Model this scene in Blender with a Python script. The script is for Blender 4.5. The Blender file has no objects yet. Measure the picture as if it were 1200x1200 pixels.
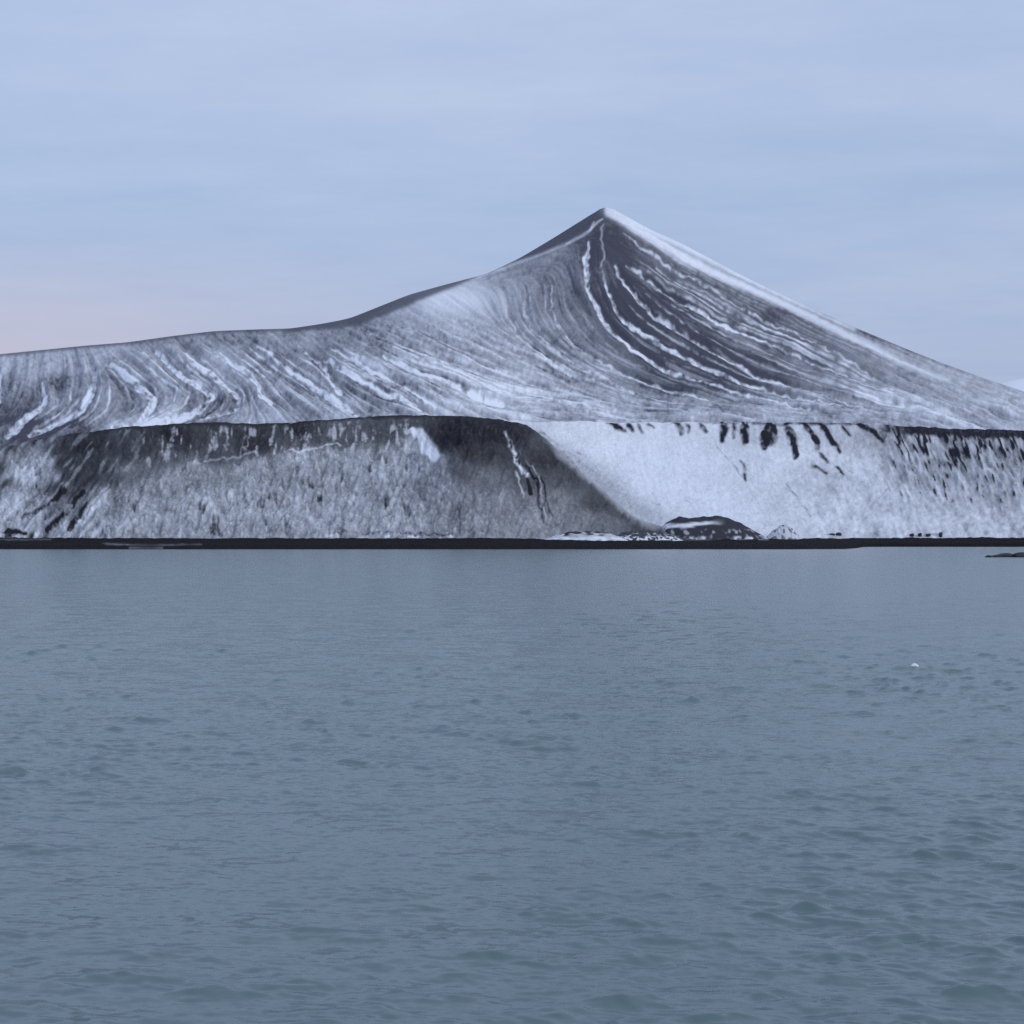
import bpy, math
import numpy as np

rng = np.random.default_rng(7)
S = bpy.context.scene

# ------------------------------------------------------------------ camera model
F, HY, H = 1903.0, 626.0, 7.0          # focal length (px of a 1200 px frame), horizon row, eye height
def X_of(px, Y): return (px - 600.0) / F * Y
def Z_of(py, Y): return H + (HY - py) / F * Y
def row_of(Z, Y): return HY - F * (Z - H) / Y

cam = bpy.data.cameras.new('camera')
cam.sensor_width = 36.0
cam.lens = 36.0 * F / 1200.0
cam.shift_y = (HY - 600.0) / 1200.0
cam.clip_start, cam.clip_end = 0.5, 60000
co = bpy.data.objects.new('camera', cam)
S.collection.objects.link(co)
co.location = (0, 0, H)
co.rotation_euler = (math.radians(90), 0, 0)
S.camera = co

# ------------------------------------------------------------------ numpy noise helpers
def smooth1(a, s):
    if s < 0.3: return a.copy()
    r = int(3 * s) + 1
    k = np.exp(-0.5 * (np.arange(-r, r + 1) / s) ** 2); k /= k.sum()
    return np.convolve(np.pad(a, r, mode='edge'), k, mode='valid')

def blur2(a, sx, sy=None):
    sy = sx if sy is None else sy
    def ax(m, s):
        if s < 0.3: return m
        r = int(3 * s) + 1
        k = np.exp(-0.5 * (np.arange(-r, r + 1) / s) ** 2); k /= k.sum()
        p = np.pad(m, ((r, r), (0, 0)), mode='edge')
        o = np.zeros_like(m)
        for i, kk in enumerate(k): o += kk * p[i:i + m.shape[0]]
        return o
    return ax(ax(a, sy).T, sx).T

def norm(a): return (a - a.mean()) / (a.std() + 1e-9)
def sstep(a, b, x):
    t = np.clip((x - a) / (b - a), 0, 1); return t * t * (3 - 2 * t)

def bil(img, x, y):
    h, w = img.shape
    x = np.clip(x, 0, w - 1.001); y = np.clip(y, 0, h - 1.001)
    xi = x.astype(np.int32); yi = y.astype(np.int32); fx = x - xi; fy = y - yi
    return (img[yi, xi] * (1 - fx) * (1 - fy) + img[yi, xi + 1] * fx * (1 - fy)
            + img[yi + 1, xi] * (1 - fx) * fy + img[yi + 1, xi + 1] * fx * fy)

# chart of the hillsides: one cell per 1/1903 rad seen from the landing, x -400..1600, y 200..680
CX0, CY0, CW, CH = -400, 200, 2000, 480
gx, gy = np.meshgrid(np.arange(CW) + CX0, np.arange(CH) + CY0)
gx = gx.astype(float); gy = gy.astype(float)
def noise(sx, sy=None):
    return norm(blur2(rng.standard_normal((CH, CW)), sx, sy))
def sample(img, px, py): return bil(img, px - CX0, py - CY0)

def field(pts, e=18.0, power=1.6):
    """smooth scattered-data surface through (x, y, value)"""
    x = gx[::4, ::4]; y = gy[::4, ::4]
    n = np.zeros_like(x); d = np.zeros_like(x)
    for (a, b, v) in pts:
        w = 1.0 / (((x - a) * 0.75) ** 2 + ((y - b) * 1.3) ** 2 + e * e) ** power
        n += w * v; d += w
    q = n / d
    return bil(q, (gx - CX0) / 4.0, (gy - CY0) / 4.0)

def line_mask(pts, w0, w1=None, soft=1.0, wob=None):
    """1 along a traced line, width tapering w0 -> w1 (half widths)"""
    w1 = w0 if w1 is None else w1
    pts = np.array(pts, float)
    seg = np.hypot(*np.diff(pts, axis=0).T); tot = seg.sum(); acc = 0
    xa, xb = pts[:, 0].min() - 24, pts[:, 0].max() + 24
    ya, yb = pts[:, 1].min() - 24, pts[:, 1].max() + 24
    i0, i1 = int(max(0, xa - CX0)), int(min(CW, xb - CX0)); j0, j1 = int(max(0, ya - CY0)), int(min(CH, yb - CY0))
    x = gx[j0:j1, i0:i1]; y = gy[j0:j1, i0:i1]
    if wob is not None:
        x = x + wob[0][j0:j1, i0:i1]; y = y + wob[1][j0:j1, i0:i1]
    best = np.full(x.shape, -1e9)
    for k in range(len(pts) - 1):
        p, q = pts[k], pts[k + 1]; dv = q - p; L2 = (dv ** 2).sum()
        t = np.clip(((x - p[0]) * dv[0] + (y - p[1]) * dv[1]) / L2, 0, 1)
        dist = np.hypot(x - p[0] - t * dv[0], y - p[1] - t * dv[1])
        u = (acc + t * seg[k]) / tot
        best = np.maximum(best, (w0 + (w1 - w0) * u) * (0.4 + 0.6 * sstep(-0.02, 0.22, u)) - dist)
        acc += seg[k]
    out = np.zeros((CH, CW)); out[j0:j1, i0:i1] = sstep(-soft, soft, best)
    return out

def poly_mask(pts, soft=2.0, wob=None):
    x, y = (gx, gy) if wob is None else (gx + wob[0], gy + wob[1])
    inside = np.zeros(gx.shape, bool); n = len(pts)
    for k in range(n):
        x1, y1 = pts[k]; x2, y2 = pts[(k + 1) % n]
        if y1 == y2: continue
        c = ((y1 > y) != (y2 > y)) & (x < (x2 - x1) * (y - y1) / (y2 - y1) + x1)
        inside ^= c
    return blur2(inside.astype(float), soft)

def interp(pts, x):
    p = np.array(pts, float); return np.interp(x, p[:, 0], p[:, 1])

# ------------------------------------------------------------------ flow of the gullies
streaks = [
 [(690,285),(685,310),(688,340),(700,365),(715,385),(740,410),(775,430),(830,450),(890,467),(950,479)],
 [(705,318),(714,345),(722,365),(745,385),(775,405),(815,425),(860,445),(925,464),(1000,479)],
 [(722,310),(740,340),(765,370),(800,390),(850,420),(890,440),(955,462),(1030,479)],
 [(735,310),(760,325),(795,352),(830,372),(870,390),(910,408),(975,434),(1045,460)],
 [(730,275),(780,310),(850,350),(900,380),(960,405),(1040,450)],
 [(735,262),(800,300),(880,345),(960,385),(1040,420),(1120,460),(1200,490)],
 [(712,245),(800,287),(900,338),(1000,383),(1100,425),(1200,462),(1400,520)],
 [(645,335),(645,365),(655,385),(675,405),(705,425),(760,450),(830,470)],
 [(612,345),(612,365),(622,385),(645,405),(680,430),(740,460)],
 [(590,350),(595,370),(605,390),(625,410),(670,440)],
 [(520,370),(560,390),(600,410),(660,435),(730,460),(800,475)],
 [(420,385),(470,405),(530,430),(590,455),(650,470),(720,482)],
 [(184,412),(213,437),(248,462),(229,483),(192,493),(133,504)],
 [(128,429),(157,448),(184,470),(173,485),(155,499)],
 [(109,436),(107,465),(93,483),(67,496),(37,509)],
 [(51,450),(53,475),(32,493),(5,512)],
 [(221,416),(253,440),(280,464),(278,477),(240,490)],
 [(261,416),(293,440),(304,453),(307,467),(320,475)],
 [(300,405),(340,435),(377,459),(393,469),(415,485)],
 [(361,413),(380,432),(399,461)],
 [(380,421),(415,443),(444,459),(471,468),(492,480)],
 [(391,409),(433,432),(471,451),(508,475)],
 [(452,419),(487,435),(527,448),(548,459),(588,472)],
 [(0,440),(-4,470),(-30,500)], [(-100,440),(-110,480),(-160,510)],
 [(600,470),(700,480),(820,487),(950,492)], [(850,470),(950,480),(1050,490)],
 [(560,322),(640,292),(706,248)],
]
xs = gx[::4, ::4]; ys = gy[::4, ::4]
dx = np.zeros_like(xs); dy = np.zeros_like(xs)
for s in streaks:
    for (a, b) in zip(s[:-1], s[1:]):
        t = np.array(b, float) - np.array(a, float); L = np.hypot(*t); t /= L
        for q in (0.2, 0.5, 0.8):
            mx, my = a[0] + q * (b[0] - a[0]), a[1] + q * (b[1] - a[1])
            w = L / ((xs - mx) ** 2 + (1.6 * (ys - my)) ** 2 + 60.0) ** 1.6
            dx += w * t[0]; dy += w * t[1]
n = np.hypot(dx, dy) + 1e-12
DX = bil(dx / n, (gx - CX0) / 4, (gy - CY0) / 4); DY = bil(dy / n, (gx - CX0) / 4, (gy - CY0) / 4)
n = np.hypot(DX, DY) + 1e-9; DX /= n; DY /= n

def lic(src, steps, ds=1.0):
    acc = src.copy(); tot = 1.0
    for sgn in (1, -1):
        x = gx - CX0; y = gy - CY0
        for k in range(steps):
            xi = np.clip(x, 0, CW - 1).astype(np.int32); yi = np.clip(y, 0, CH - 1).astype(np.int32)
            x = x + sgn * ds * DX[yi, xi]; y = y + sgn * ds * DY[yi, xi]
            w = 0.5 + 0.5 * math.cos(math.pi * (k + 1) / (steps + 1))
            xi = np.clip(x, 0, CW - 1).astype(np.int32); yi = np.clip(y, 0, CH - 1).astype(np.int32)
            acc += w * src[yi, xi]; tot += w
    return norm(acc / tot)

lic_f = lic(noise(0.7), 16)
lic_m = lic(noise(1.5), 34)
lic_c = lic(noise(3.2), 60)
n1, n2, n4, n8, n20 = noise(0.75), noise(1.6), noise(4), noise(8), noise(20, 12)
lic_t = lic(noise(1.05), 44); lic_s = lic(noise(0.9), 6); lic_b = lic(noise(2.2), 16)
wob = (0.8 * noise(2.2) + 0.7 * noise(4.5) + 1.6 * noise(11), 0.7 * noise(2.4))
wob2 = (wob[0] * 0.45, wob[1] * 0.5)

# ------------------------------------------------------------------ snow lying on the mountain
ridge_pts = [(-700,478),(-400,452),(-200,432),(-100,423),(0,415),(50,410),(100,405),(150,401),(200,394),(250,388),(300,386),
             (340,385),(380,379),(410,373),(440,361),(480,345),(520,334),(570,321),(610,302),(650,278),(690,253),(703,245),
             (710,243),(719,245),(760,268),(800,286),(860,318),(900,338),(960,365),(1000,383),(1060,408),(1100,424),(1150,442),
             (1200,459),(1300,490),(1500,535),(1800,580),(2400,600)]
edge_pts = [(-700,560),(-300,548),(-60,536),(0,526),(30,519),(60,512),(100,506),(150,500),(200,497),(250,495),(300,497),(350,494),
            (400,490),(450,488),(500,486),(545,488),(590,492),(620,494),(700,494),(720,496),(850,494),(1000,496),(1060,499),
            (1120,502),(1200,505),(1400,515),(1800,540),(2400,590)]
ridge_row = interp(ridge_pts, gx[0]); edge_row = interp(edge_pts, gx[0])
below_ridge = gy - ridge_row[None, :]

base = field([
 (-200,450,.55),(127,440,.36),(142,470,.26),(205,458,.36),(15,500,.08),(45,502,.12),(82,500,.22),(268,470,.3),(232,476,.3),(345,468,.3),(410,452,.3),(75,455,.4),(25,470,.3),(440,462,.34),(500,455,.42),(-100,470,.5),(0,425,.62),(50,430,.62),(100,425,.6),(60,470,.45),(8,500,.12),(0,480,.3),(30,510,.3),(160,420,.55),
 (150,465,.38),(200,450,.6),(220,405,.45),(130,500,.6),(300,400,.4),(340,400,.4),(260,440,.55),(330,470,.5),(300,488,.7),
 (200,490,.7),(400,395,.33),(450,400,.42),(430,440,.48),(400,478,.62),(500,415,.5),(500,450,.55),(530,480,.75),(480,372,.5),
 (520,358,.68),(470,385,.45),(550,350,.72),(560,375,.6),(600,335,.40),(640,310,.32),(600,380,.36),(640,360,.24),(650,400,.3),
 (690,400,.24),(560,420,.6),(600,440,.62),(660,440,.46),(590,470,.8),(620,485,.72),(650,487,.5),(700,470,.52),(720,488,.6),
 (715,290,.12),(720,350,.07),(750,360,.08),(790,370,.1),(830,400,.12),(780,420,.18),(730,290,.2),(760,292,.3),(800,318,.24),(860,352,.24),(930,382,.28),
 (770,305,.35),(820,330,.25),(880,345,.25),(900,375,.2),(880,410,.18),(900,440,.28),(950,376,.3),(960,400,.3),
 (1000,396,.34),(1000,430,.32),(1040,416,.4),(1060,450,.4),(1100,435,.6),(1120,475,.5),(1150,455,.6),(1180,490,.65),(1050,485,.6),
 (870,440,.2),(820,445,.26),(930,455,.3),(980,455,.36),(920,400,.2),(960,425,.24),(850,470,.4),(950,480,.46),(820,488,.62),(920,490,.62),(1000,492,.62),(1100,495,.7),(1300,520,.6),(1500,560,.6)], e=12)

soft = np.exp(-((gx - 525) / 70) ** 2 - ((gy - 352) / 24) ** 2)
base = base * 0.90 - 0.03 - 0.085 * sstep(680, 730, gx) * (1 - sstep(980, 1060, gx)) * (1 - sstep(440, 470, gy)) + 0.30 * soft
rb = line_mask([(676,226),(697,240),(716,251),(735,262),(755,275),(800,301),(860,330),(920,357),(1000,396),(1060,425),(1110,446)], 7.5, 2, 5, wob2)
rb = np.maximum(rb, line_mask([(680,228),(712,244),(760,269),(800,287),(860,319),(930,353),(1000,386)], 9, 1.5, 5))
tex = (0.30 + 0.55 * sstep(0.08, 0.4, base)) * (1 - 0.45 * (1 - sstep(380, 520, gx))) * (1 - 0.3 * sstep(540, 580, gx) * (1 - sstep(660, 690, gx)) * (1 - sstep(410, 440, gy))) * (1 - 0.45 * sstep(660, 720, gx) * (1 - sstep(450, 480, gy))) * (1 - 0.85 * np.clip(soft * 1.3, 0, 1))
snow_m = base * (1 - rb) + 0.9 * rb + (1 - 0.5 * rb) * (0.080 * lic_f + 0.045 * lic_m + 0.01 * lic_c + 0.06 * lic_s + 0.05 * n1 + 0.02 * n2 + 0.01 * lic_b) * tex
gw = sstep(430, 560, gx) * (1 - sstep(505, 520, gy))
snow_m += (1 - sstep(420, 560, gx)) * (0.025 * lic_c + 0.02 * lic_b + 0.05 * n8 + 0.02 * n2 + 0.02 * n1 - 0.02)      # broad drifts on the western slope
snow_m += 0.03 * n2 * tex + 0.025 * n20
for s, a, b, v in [(0,3.2,0.2,.8),(1,3.2,0.2,.75),(2,2.8,0.2,.68),(3,2.4,0.2,.6),(4,1.7,0.4,.5),(5,1.0,0.4,.12),(7,1.7,1.6,.45),(8,1.5,1.6,.38),(9,1.5,1.0,.28),
                (10,1.3,1.3,.22),(11,1.4,1.4,.25),(12,3.8,4.2,.42),(13,4.2,3.8,.42),(14,4.2,4.4,.42),(15,3.8,4.0,.42),(16,3.3,2.6,.38),(17,2.4,2.6,.4),
                (18,2.2,3.2,.42),(19,2.2,3.2,.4),(20,2.6,2.8,.45),(21,1.8,2.2,.36),(22,2.2,3.0,.4),(23,3.2,3.2,.35),(24,3.2,3.2,.35)]:
    m = line_mask(streaks[s], a, b, 1.1, wob)
    if s >= 12: v *= 1.55
    snow_m += v * m * np.clip(0.85 + 0.22 * n4 + 0.26 * n2 + 0.12 * n1, 0.0, 1.3)
    # thinner cover in a blurred strip offset from each drift
    sh = np.roll(np.roll(m, -2 if s < 12 else 5, axis=0), 6, axis=1)
    snow_m -= 0.16 * v * blur2(sh, 2.0) * (1 - m)
apron = sstep(25, 60, below_ridge) * sstep(240, 330, gx) * np.clip(0.25 + 0.75 * sstep(385, 430, gy), 0, 1) * (1 - 0.6 * sstep(840, 900, gx))
snow_m += apron * (0.26 * sstep(0.7, 1.7, lic_t) - 0.15 * sstep(0.6, 1.6, -lic_t))
def resamp(p, n=24):
    p = np.array(p, float); L = np.concatenate([[0], np.cumsum(np.hypot(*np.diff(p, axis=0).T))]); u = np.linspace(0, L[-1], n)
    return np.stack([np.interp(u, L, p[:, 0]), np.interp(u, L, p[:, 1])], 1)
for a, b, cnt, v0 in [(0,1,1,.16),(1,2,1,.3),(2,3,2,.34),(3,4,4,.36),(4,5,4,.2),(5,6,3,.1),(12,16,3,.42),(16,17,2,.4),(17,18,3,.42),(18,19,2,.4),(19,21,2,.36),(21,20,2,.34),(22,21,3,.36),(11,22,3,.34),(13,12,3,.42),(14,13,3,.42),(15,14,3,.42),(7,0,2,.2),(8,7,3,.26),(9,8,2,.22),(10,9,4,.2),(11,10,5,.22)]:
    A, B = resamp(streaks[a]), resamp(streaks[b])
    for q in range(cnt):
        f = (q + 1) / (cnt + 1) + rng.uniform(-0.06, 0.06)
        i0 = int(rng.integers(0, 6)); i1 = int(rng.integers(17, 24))
        snow_m += v0 * rng.uniform(0.7, 1.3) * line_mask((A * (1 - f) + B * f)[i0:i1], rng.uniform(0.6, 1.6), 0.3, 1.2, wob2) * np.clip(0.9 + 0.3 * n4 + 0.3 * n2, 0, 1.4)
# extra thin runnels across the cone, between the traced ones
for k in range(70):
    t = k / 69.0
    x0 = 742 + 300 * t; y0 = interp(ridge_pts, x0) + 40 + 45 * rng.random()
    pts = [(x0, y0)]
    L = int(60 + 110 * rng.random())
    for q in range(L // 6):
        i = int(np.clip(pts[-1][0] - CX0, 0, CW - 1)); j = int(np.clip(pts[-1][1] - CY0, 0, CH - 1))
        pts.append((pts[-1][0] + 6 * DX[j, i], pts[-1][1] + 6 * DY[j, i]))
    snow_m += (0.06 + 0.22 * rng.random()) * line_mask(pts, 0.7, 1.1, 1.0, wob2) * np.clip(0.8 + 0.4 * n4, 0, 1.3)
for k in range(60):
    x0 = 420 + 620 * rng.random(); y0 = 405 + 70 * rng.random()
    if y0 < interp(ridge_pts, x0) + 40: continue
    pts = [(x0, y0)]
    for q in range(int(6 + 10 * rng.random())):
        i = int(np.clip(pts[-1][0] - CX0, 0, CW - 1)); j = int(np.clip(pts[-1][1] - CY0, 0, CH - 1))
        pts.append((pts[-1][0] + 6 * DX[j, i], pts[-1][1] + 6 * DY[j, i]))
    snow_m += (0.28 * rng.random() - 0.10) * line_mask(pts, 0.8, 1.2, 1.0, wob2)
# wind-scoured crest west of the summit
crest = poly_mask([(330,384),(440,359),(520,331),(570,318),(650,274),(709,238),(709,258),(704,268),(690,272),(660,286),(630,300),(600,309),
                   (560,325),(520,342),(490,354),(460,367),(430,378),(400,385),(340,390)], 1.6)
snow_m = snow_m * (1 - 0.9 * crest) + 0.055 * crest
west = sstep(-100, 60, gx) * (1 - sstep(430, 470, gx))
thin = (1 - sstep(1.5, 6.5, below_ridge)) * (1 - sstep(440, 520, gx))
snow_m = snow_m * (1 - 0.75 * thin) + 0.06 * thin
snow_m += 0.5 * line_mask([(690,272),(700,262),(706,258)], 1.2, 1.0, 1.2)
snow_m += 0.4 * line_mask([(664,286),(680,278),(692,270),(696,262)], 1.6, 1.2, 1.4)
snow_m += 0.35 * line_mask([(708,262),(706,280),(707,300),(704,312)], 1.2, 1.2, 1.2, wob)
snow_m += 0.3 * line_mask([(560,325),(600,311),(640,297),(668,285)], 2.2, 1.4, 2.0)
rim = sstep(900, 1000, gx) * (1 - sstep(4, 8, below_ridge))
snow_m -= rim * 0.14 * sstep(-0.3, 0.8, lic_m)
snow_m = np.clip(snow_m, 0.03, 1.0)

# ------------------------------------------------------------------ snow lying on the sea cliffs
def dir_noise(ax, sx, sy, steps, dirx, diry):
    src = noise(sx, sy); acc = src.copy(); tot = 1
    for sgn in (1, -1):
        for k in range(1, steps + 1):
            w = 1 - k / (steps + 1)
            acc += w * np.roll(np.roll(src, int(round(sgn * k * diry)), 0), int(round(sgn * k * dirx)), 1); tot += w
    return norm(acc / tot)
down = dir_noise(0, 1.1, 1.4, 7, 0.0, 1.0)
down_r = dir_noise(0, 1.3, 1.5, 8, 0.45, 1.0)
down_l = dir_noise(0, 1.4, 1.5, 12, -0.75, 1.0)
down_b = dir_noise(0, 2.4, 2.0, 8, 0.0, 1.0)
below_edge = gy - edge_row[None, :]

nose_pts0 = [(560,489.4),(590,492.2),(603,494.2),(617,498.5),(640,515),(660,533),(680,551),(700,568),(720,586),(740,603),(755,611),(775,617),(800,626),(830,640)]
near = field([
 (-300,600,.5),(-100,600,.4),(0,550,.06),(6,565,.08),(22,552,.8),(45,540,.62),(60,555,.5),(15,590,.75),(40,590,.55),(25,610,.6),(10,520,.1),(80,600,.3),
 (70,530,.08),(100,540,.07),(90,570,.1),(120,560,.1),(130,590,.4),(60,620,.5),(110,615,.5),(150,530,.07),(150,555,.2),(180,575,.42),(160,600,.52),
 (200,530,.12),(250,520,.08),(300,515,.06),(230,555,.42),(200,510,.04),(350,515,.12),(400,510,.14),(450,508,.1),(300,550,.44),(350,540,.5),(400,535,.52),
 (250,590,.56),(330,600,.52),(400,590,.52),(470,590,.50),(450,550,.54),(300,622,.5),(450,622,.46),(490,545,.48),(515,560,.38),(520,590,.36),(530,515,.03),
 (560,500,.03),(560,535,.05),(590,510,.04),(540,555,.14),(570,560,.2),(570,590,.3),(560,615,.36),(600,600,.3),(610,540,.08),(620,560,.12),
 (640,540,.06),(660,560,.09),(700,590,.09),(730,605,.1),(650,590,.26),(680,610,.26),(640,615,.34),(620,620,.34),(720,615,.2),(760,618,.08),(30,560,.85),(95,525,.03),(75,550,.05),(85,560,.04),(70,575,.06),(110,545,.06),(200,520,.04),(300,525,.05),(350,505,.04),(250,535,.1),(400,520,.1)], e=7, power=2.0)
ridg = norm(np.abs(noise(1.1, 1.5))) + 0.6 * norm(np.abs(noise(2.2, 3.4)))
near = near * (1 - 0.10 * sstep(0.3, 0.5, near))
snow_a = near + (0.015 + 0.115 * sstep(0.12, 0.5, near)) * (0.55 * ridg + 0.28 * n1 + 0.25 * down_b + 0.42 * n4 + 0.2 * n8) * 0.85
pits = sstep(0.8, 2.0, 0.75 * down_b + 0.5 * down + 0.35 * n8) * sstep(0.3, 0.5, near)
snow_a -= 0.38 * pits
band = sstep(2, 8, below_edge) * (1 - sstep(34, 52, below_edge + 4 * n8)) * sstep(150, 180, gx) * (1 - sstep(475, 495, gx))
snow_a += band * 0.40 * sstep(0.35, 2.2, down + 0.7 * down_b + 0.35 * n1)
snow_a += 0.5 * line_mask([(335,530),(370,525),(400,521)], 1.2, 1.0, 1.2, wob) + 0.3 * line_mask([(225,545),(260,538),(300,531)], 1.0, 1.0, 1.2, wob)
snow_a += 0.75 * poly_mask([(470,504),(492,502),(500,514),(508,523),(517,535),(512,540),(495,533),(485,516)], 1.3, wob)
snow_a += 0.3 * poly_mask([(465,510),(480,512),(492,532),(478,530)], 2, wob)
chute = line_mask([(591,507),(600,520),(606,535),(613,552),(617,560)], 1.2, 3.2, 2.0, wob)
snow_a += 0.85 * chute * np.clip(0.75 + 0.35 * n2 + 0.3 * n1, 0, 1.2)
snow_a += 0.6 * line_mask([(604,552),(608,566),(612,584)], 0.8, 0.8, 1.4, wob) - 0.3 * line_mask([(610,540),(616,560),(622,580)], 1.0, 2.4, 2.0, wob)
snow_a += 0.45 * line_mask([(612,530),(622,543),(630,556),(634,580),(637,600),(640,612)], 0.5, 0.4, 1.4, wob) * np.clip(0.7 + 0.5 * n2, 0, 1.2)
snow_a -= 0.25 * line_mask([(618,545),(628,565),(632,590),(636,612)], 0.8, 1.0, 1.6, wob) + 0.25 * line_mask([(634,560),(640,585),(644,608)], 0.5, 0.8, 1.6, wob)
snow_a -= 0.5 * line_mask([(75,575),(52,592),(30,606)], 2.4, 2.0, 3.2, wob) + 0.45 * line_mask([(98,578),(80,597),(55,620)], 2.6, 2.6, 3.2, wob)
snow_a -= 0.45 * line_mask([(104,590),(92,606),(82,622)], 2.2, 3.6, 3.2, wob) + 0.6 * line_mask([(4,624),(18,622),(30,625)], 2.6, 2.2, 1.2)
snow_a += 0.35 * line_mask([(86,590),(74,602)], 2.0, 1.6, 1.2, wob) + 0.3 * line_mask([(130,566),(110,590),(92,612)], 1.4, 1.0, 1.4, wob)
snow_a += 0.07 * down_l * sstep(0.03, 0.2, snow_a) * (1 - sstep(110, 170, gx)) + 0.18 * sstep(1.0, 2.0, down_l) * (1 - sstep(130, 190, gx))
lip = (1 - sstep(1.5, 6, below_edge)) * sstep(60, 130, gx) * (1 - sstep(560, 610, gx))
snow_a = snow_a * (1 - 0.85 * lip) + 0.03 * lip
bn = gy - interp(nose_pts0, gx[0])[None, :]
snow_a += 0.36 * (1 - sstep(-1, 11, bn + 1.0 * n4)) * sstep(625, 665, gx) * (gx < 790)
foot = line_mask([(382,629.6),(540,629.8)], 1.3, 1.1, 0.8)
snow_a += 0.5 * foot * sstep(-0.3, 0.6, n4 + 0.5 * n2) + 0.25 * line_mask([(0,631),(70,631)], 1.4, 1.2, 0.8)
snow_a -= 0.4 * line_mask([(392,626.4),(440,625.4),(500,625.2),(532,627.5)], 0.7, 0.5, 1.3, (wob[0], 0.4 * n4)) * np.clip(0.8 + 0.4 * n2, 0, 1)
nose_pts = [(560,489.4),(590,492.2),(603,494.2),(617,498.5),(640,515),(660,533),(680,551),(700,568),(720,586),(740,603),(755,611),(775,617),(800,626),(830,640),(860,660)]
snow_a = np.clip(snow_a - 0.02, 0.0, 1.0)

far = field([
 (560,500,.8),(630,500,.86),(660,510,.92),(700,530,.95),(700,500,.93),(650,530,.9),(760,540,.96),(760,590,.95),(720,570,.92),(800,550,.93),
 (830,590,.92),(880,560,.84),(860,610,.9),(920,590,.78),(950,570,.74),(1000,560,.72),(1000,600,.72),(1050,610,.70),(1080,580,.66),(1100,540,.5),
 (1130,530,.44),(1060,525,.62),(1160,540,.52),(1190,530,.48),(1150,580,.6),(1190,580,.56),(1130,615,.70),(1190,615,.66),(1040,515,.6),(980,530,.76),(930,530,.88),
 (1250,540,.45),(1400,570,.5),(1500,600,.6)], e=12)
snow_b = far + 0.02 * n1 + 0.018 * n2 + 0.022 * n8
rightw = sstep(1015, 1070, gx)
dep = np.clip((below_edge - 6) / 95.0, 0, 1)
down_f = dir_noise(0, 0.9, 1.1, 6, 0.45, 1.0)
blot = sstep(0.0 + 1.3 * dep, 1.25 + 1.6 * dep, 0.75 * down_f + 0.55 * down_r + 0.25 * n4)
snow_b -= 0.58 * blot * rightw * (1 - sstep(80, 110, below_edge))
snow_b -= rightw * (0.13 + 0.07 * n2 + 0.09 * down_f) * (1 - sstep(30, 110, below_edge))
snow_b += (0.05 * down_r + 0.04 * n2 + 0.03 * n8) * sstep(860, 1000, gx)
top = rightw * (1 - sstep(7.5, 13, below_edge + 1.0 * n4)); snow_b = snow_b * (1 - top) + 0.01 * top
bars = [(712,497,724,500,1.8),(718,497,728,503,3),(735,497,740,502,3.5),(748,498,752,504,2.2),(760,498,766,500,1.6),(793,497,798,505,3.4),(803,497,806,504,2.2),
        (820,498,825,504,2.8),(846,496,848,510,4.6),(857,497,860,508,2),(868,496,872,512,4),(874,498,876,512,3.2),(899,497,901,512,8.5),(893,508,895,520,4.5),(921,499,929,524,5.0),(930,525,933,530,4),
        (940,497,951,512,4.4),(951,512,956,522,4),(962,498,972,514,3.6),(974,516,981,526,2.8),(986,501,993,508,2.2),(1003,497,1018,504,3.6),(1020,505,1030,514,2),
        (960,532,966,540,2.0),(952,546,962,552,1.6),(978,548,984,554,1.5),(867,541,870,548,1.5),(871,555,873,561,2.0)]
for (a, b, c, d, w) in bars:
    c, d = a + (c - a) * 1.4, b + (d - b) * 1.45
    m = line_mask([(a, b), ((a + c) / 2 + 0.8, (b + d) / 2), (c, d)], w * 1.0, w * 0.75, 2.0, (wob[0] * 0.7, wob[1] * 0.7))
    snow_b -= 0.85 * m * np.clip(0.9 + 0.2 * n2, 0.4, 1.1)
snow_b -= 0.17 * sstep(830, 880, gx) * (1 - sstep(1030, 1060, gx)) * (1 - sstep(20, 48, below_edge)) * sstep(-0.6, 1.2, down_r + 0.4 * n2)
lipb = line_mask([(712,496.5),(800,496),(850,495),(1010,497)], 1.2, 1.6, 1.2) * sstep(-0.7, 0.5, n8 + 0.4 * n2)
snow_b -= 0.4 * lipb + 0.45 * line_mask([(835,497),(900,497.5),(1015,498)], 1.6, 2.4, 1.6, wob) * sstep(-1.0, 0.6, n4)
for pts, w, v in [([(840,518),(855,540),(866,556),(872,562)],.9,.3),([(872,562),(880,575),(884,583)],.7,.16),([(924,568),(936,585),(950,606)],1.1,.38),([(1008,608),(1025,588),(1040,574)],.7,.18),([(672,531),(680,534)],1.5,.4),([(640,532),(690,560),(740,585)],.8,.12),
               ([(600,500),(660,530),(700,556)],1.6,.1),([(765,590),(772,592)],1.0,.3),([(800,583),(830,593)],.9,.18),([(890,520),(905,545)],.9,.15),([(968,540),(985,556),(1000,566)],.9,.25)]:
    snow_b -= v * line_mask(pts, w, w * 0.8, 1.1, wob) * np.clip(0.8 + 0.5 * n2, 0.1, 1.4)
for k in range(90):
    x0 = 640 + 560 * rng.random(); y0 = 515 + 110 * rng.random(); L = 1.5 + 5 * rng.random()
    snow_b -= (0.06 + 0.2 * rng.random()) * line_mask([(x0, y0), (x0 + L, y0 + 0.6 * L)], 0.7, 0.5, 0.9)
for a, b in ((966, 990), (1063, 1104), (932, 952)):
    snow_b -= 0.45 * line_mask([(a, 627), (b, 627)], 0.8, 0.8, 0.8) * sstep(0, 0.7, n4 + n2)
fade = poly_mask([(606,498),(612,496),(706,549),(752,588),(806,616),(806,625),(742,612),(690,572),(640,528)], 8)
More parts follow.
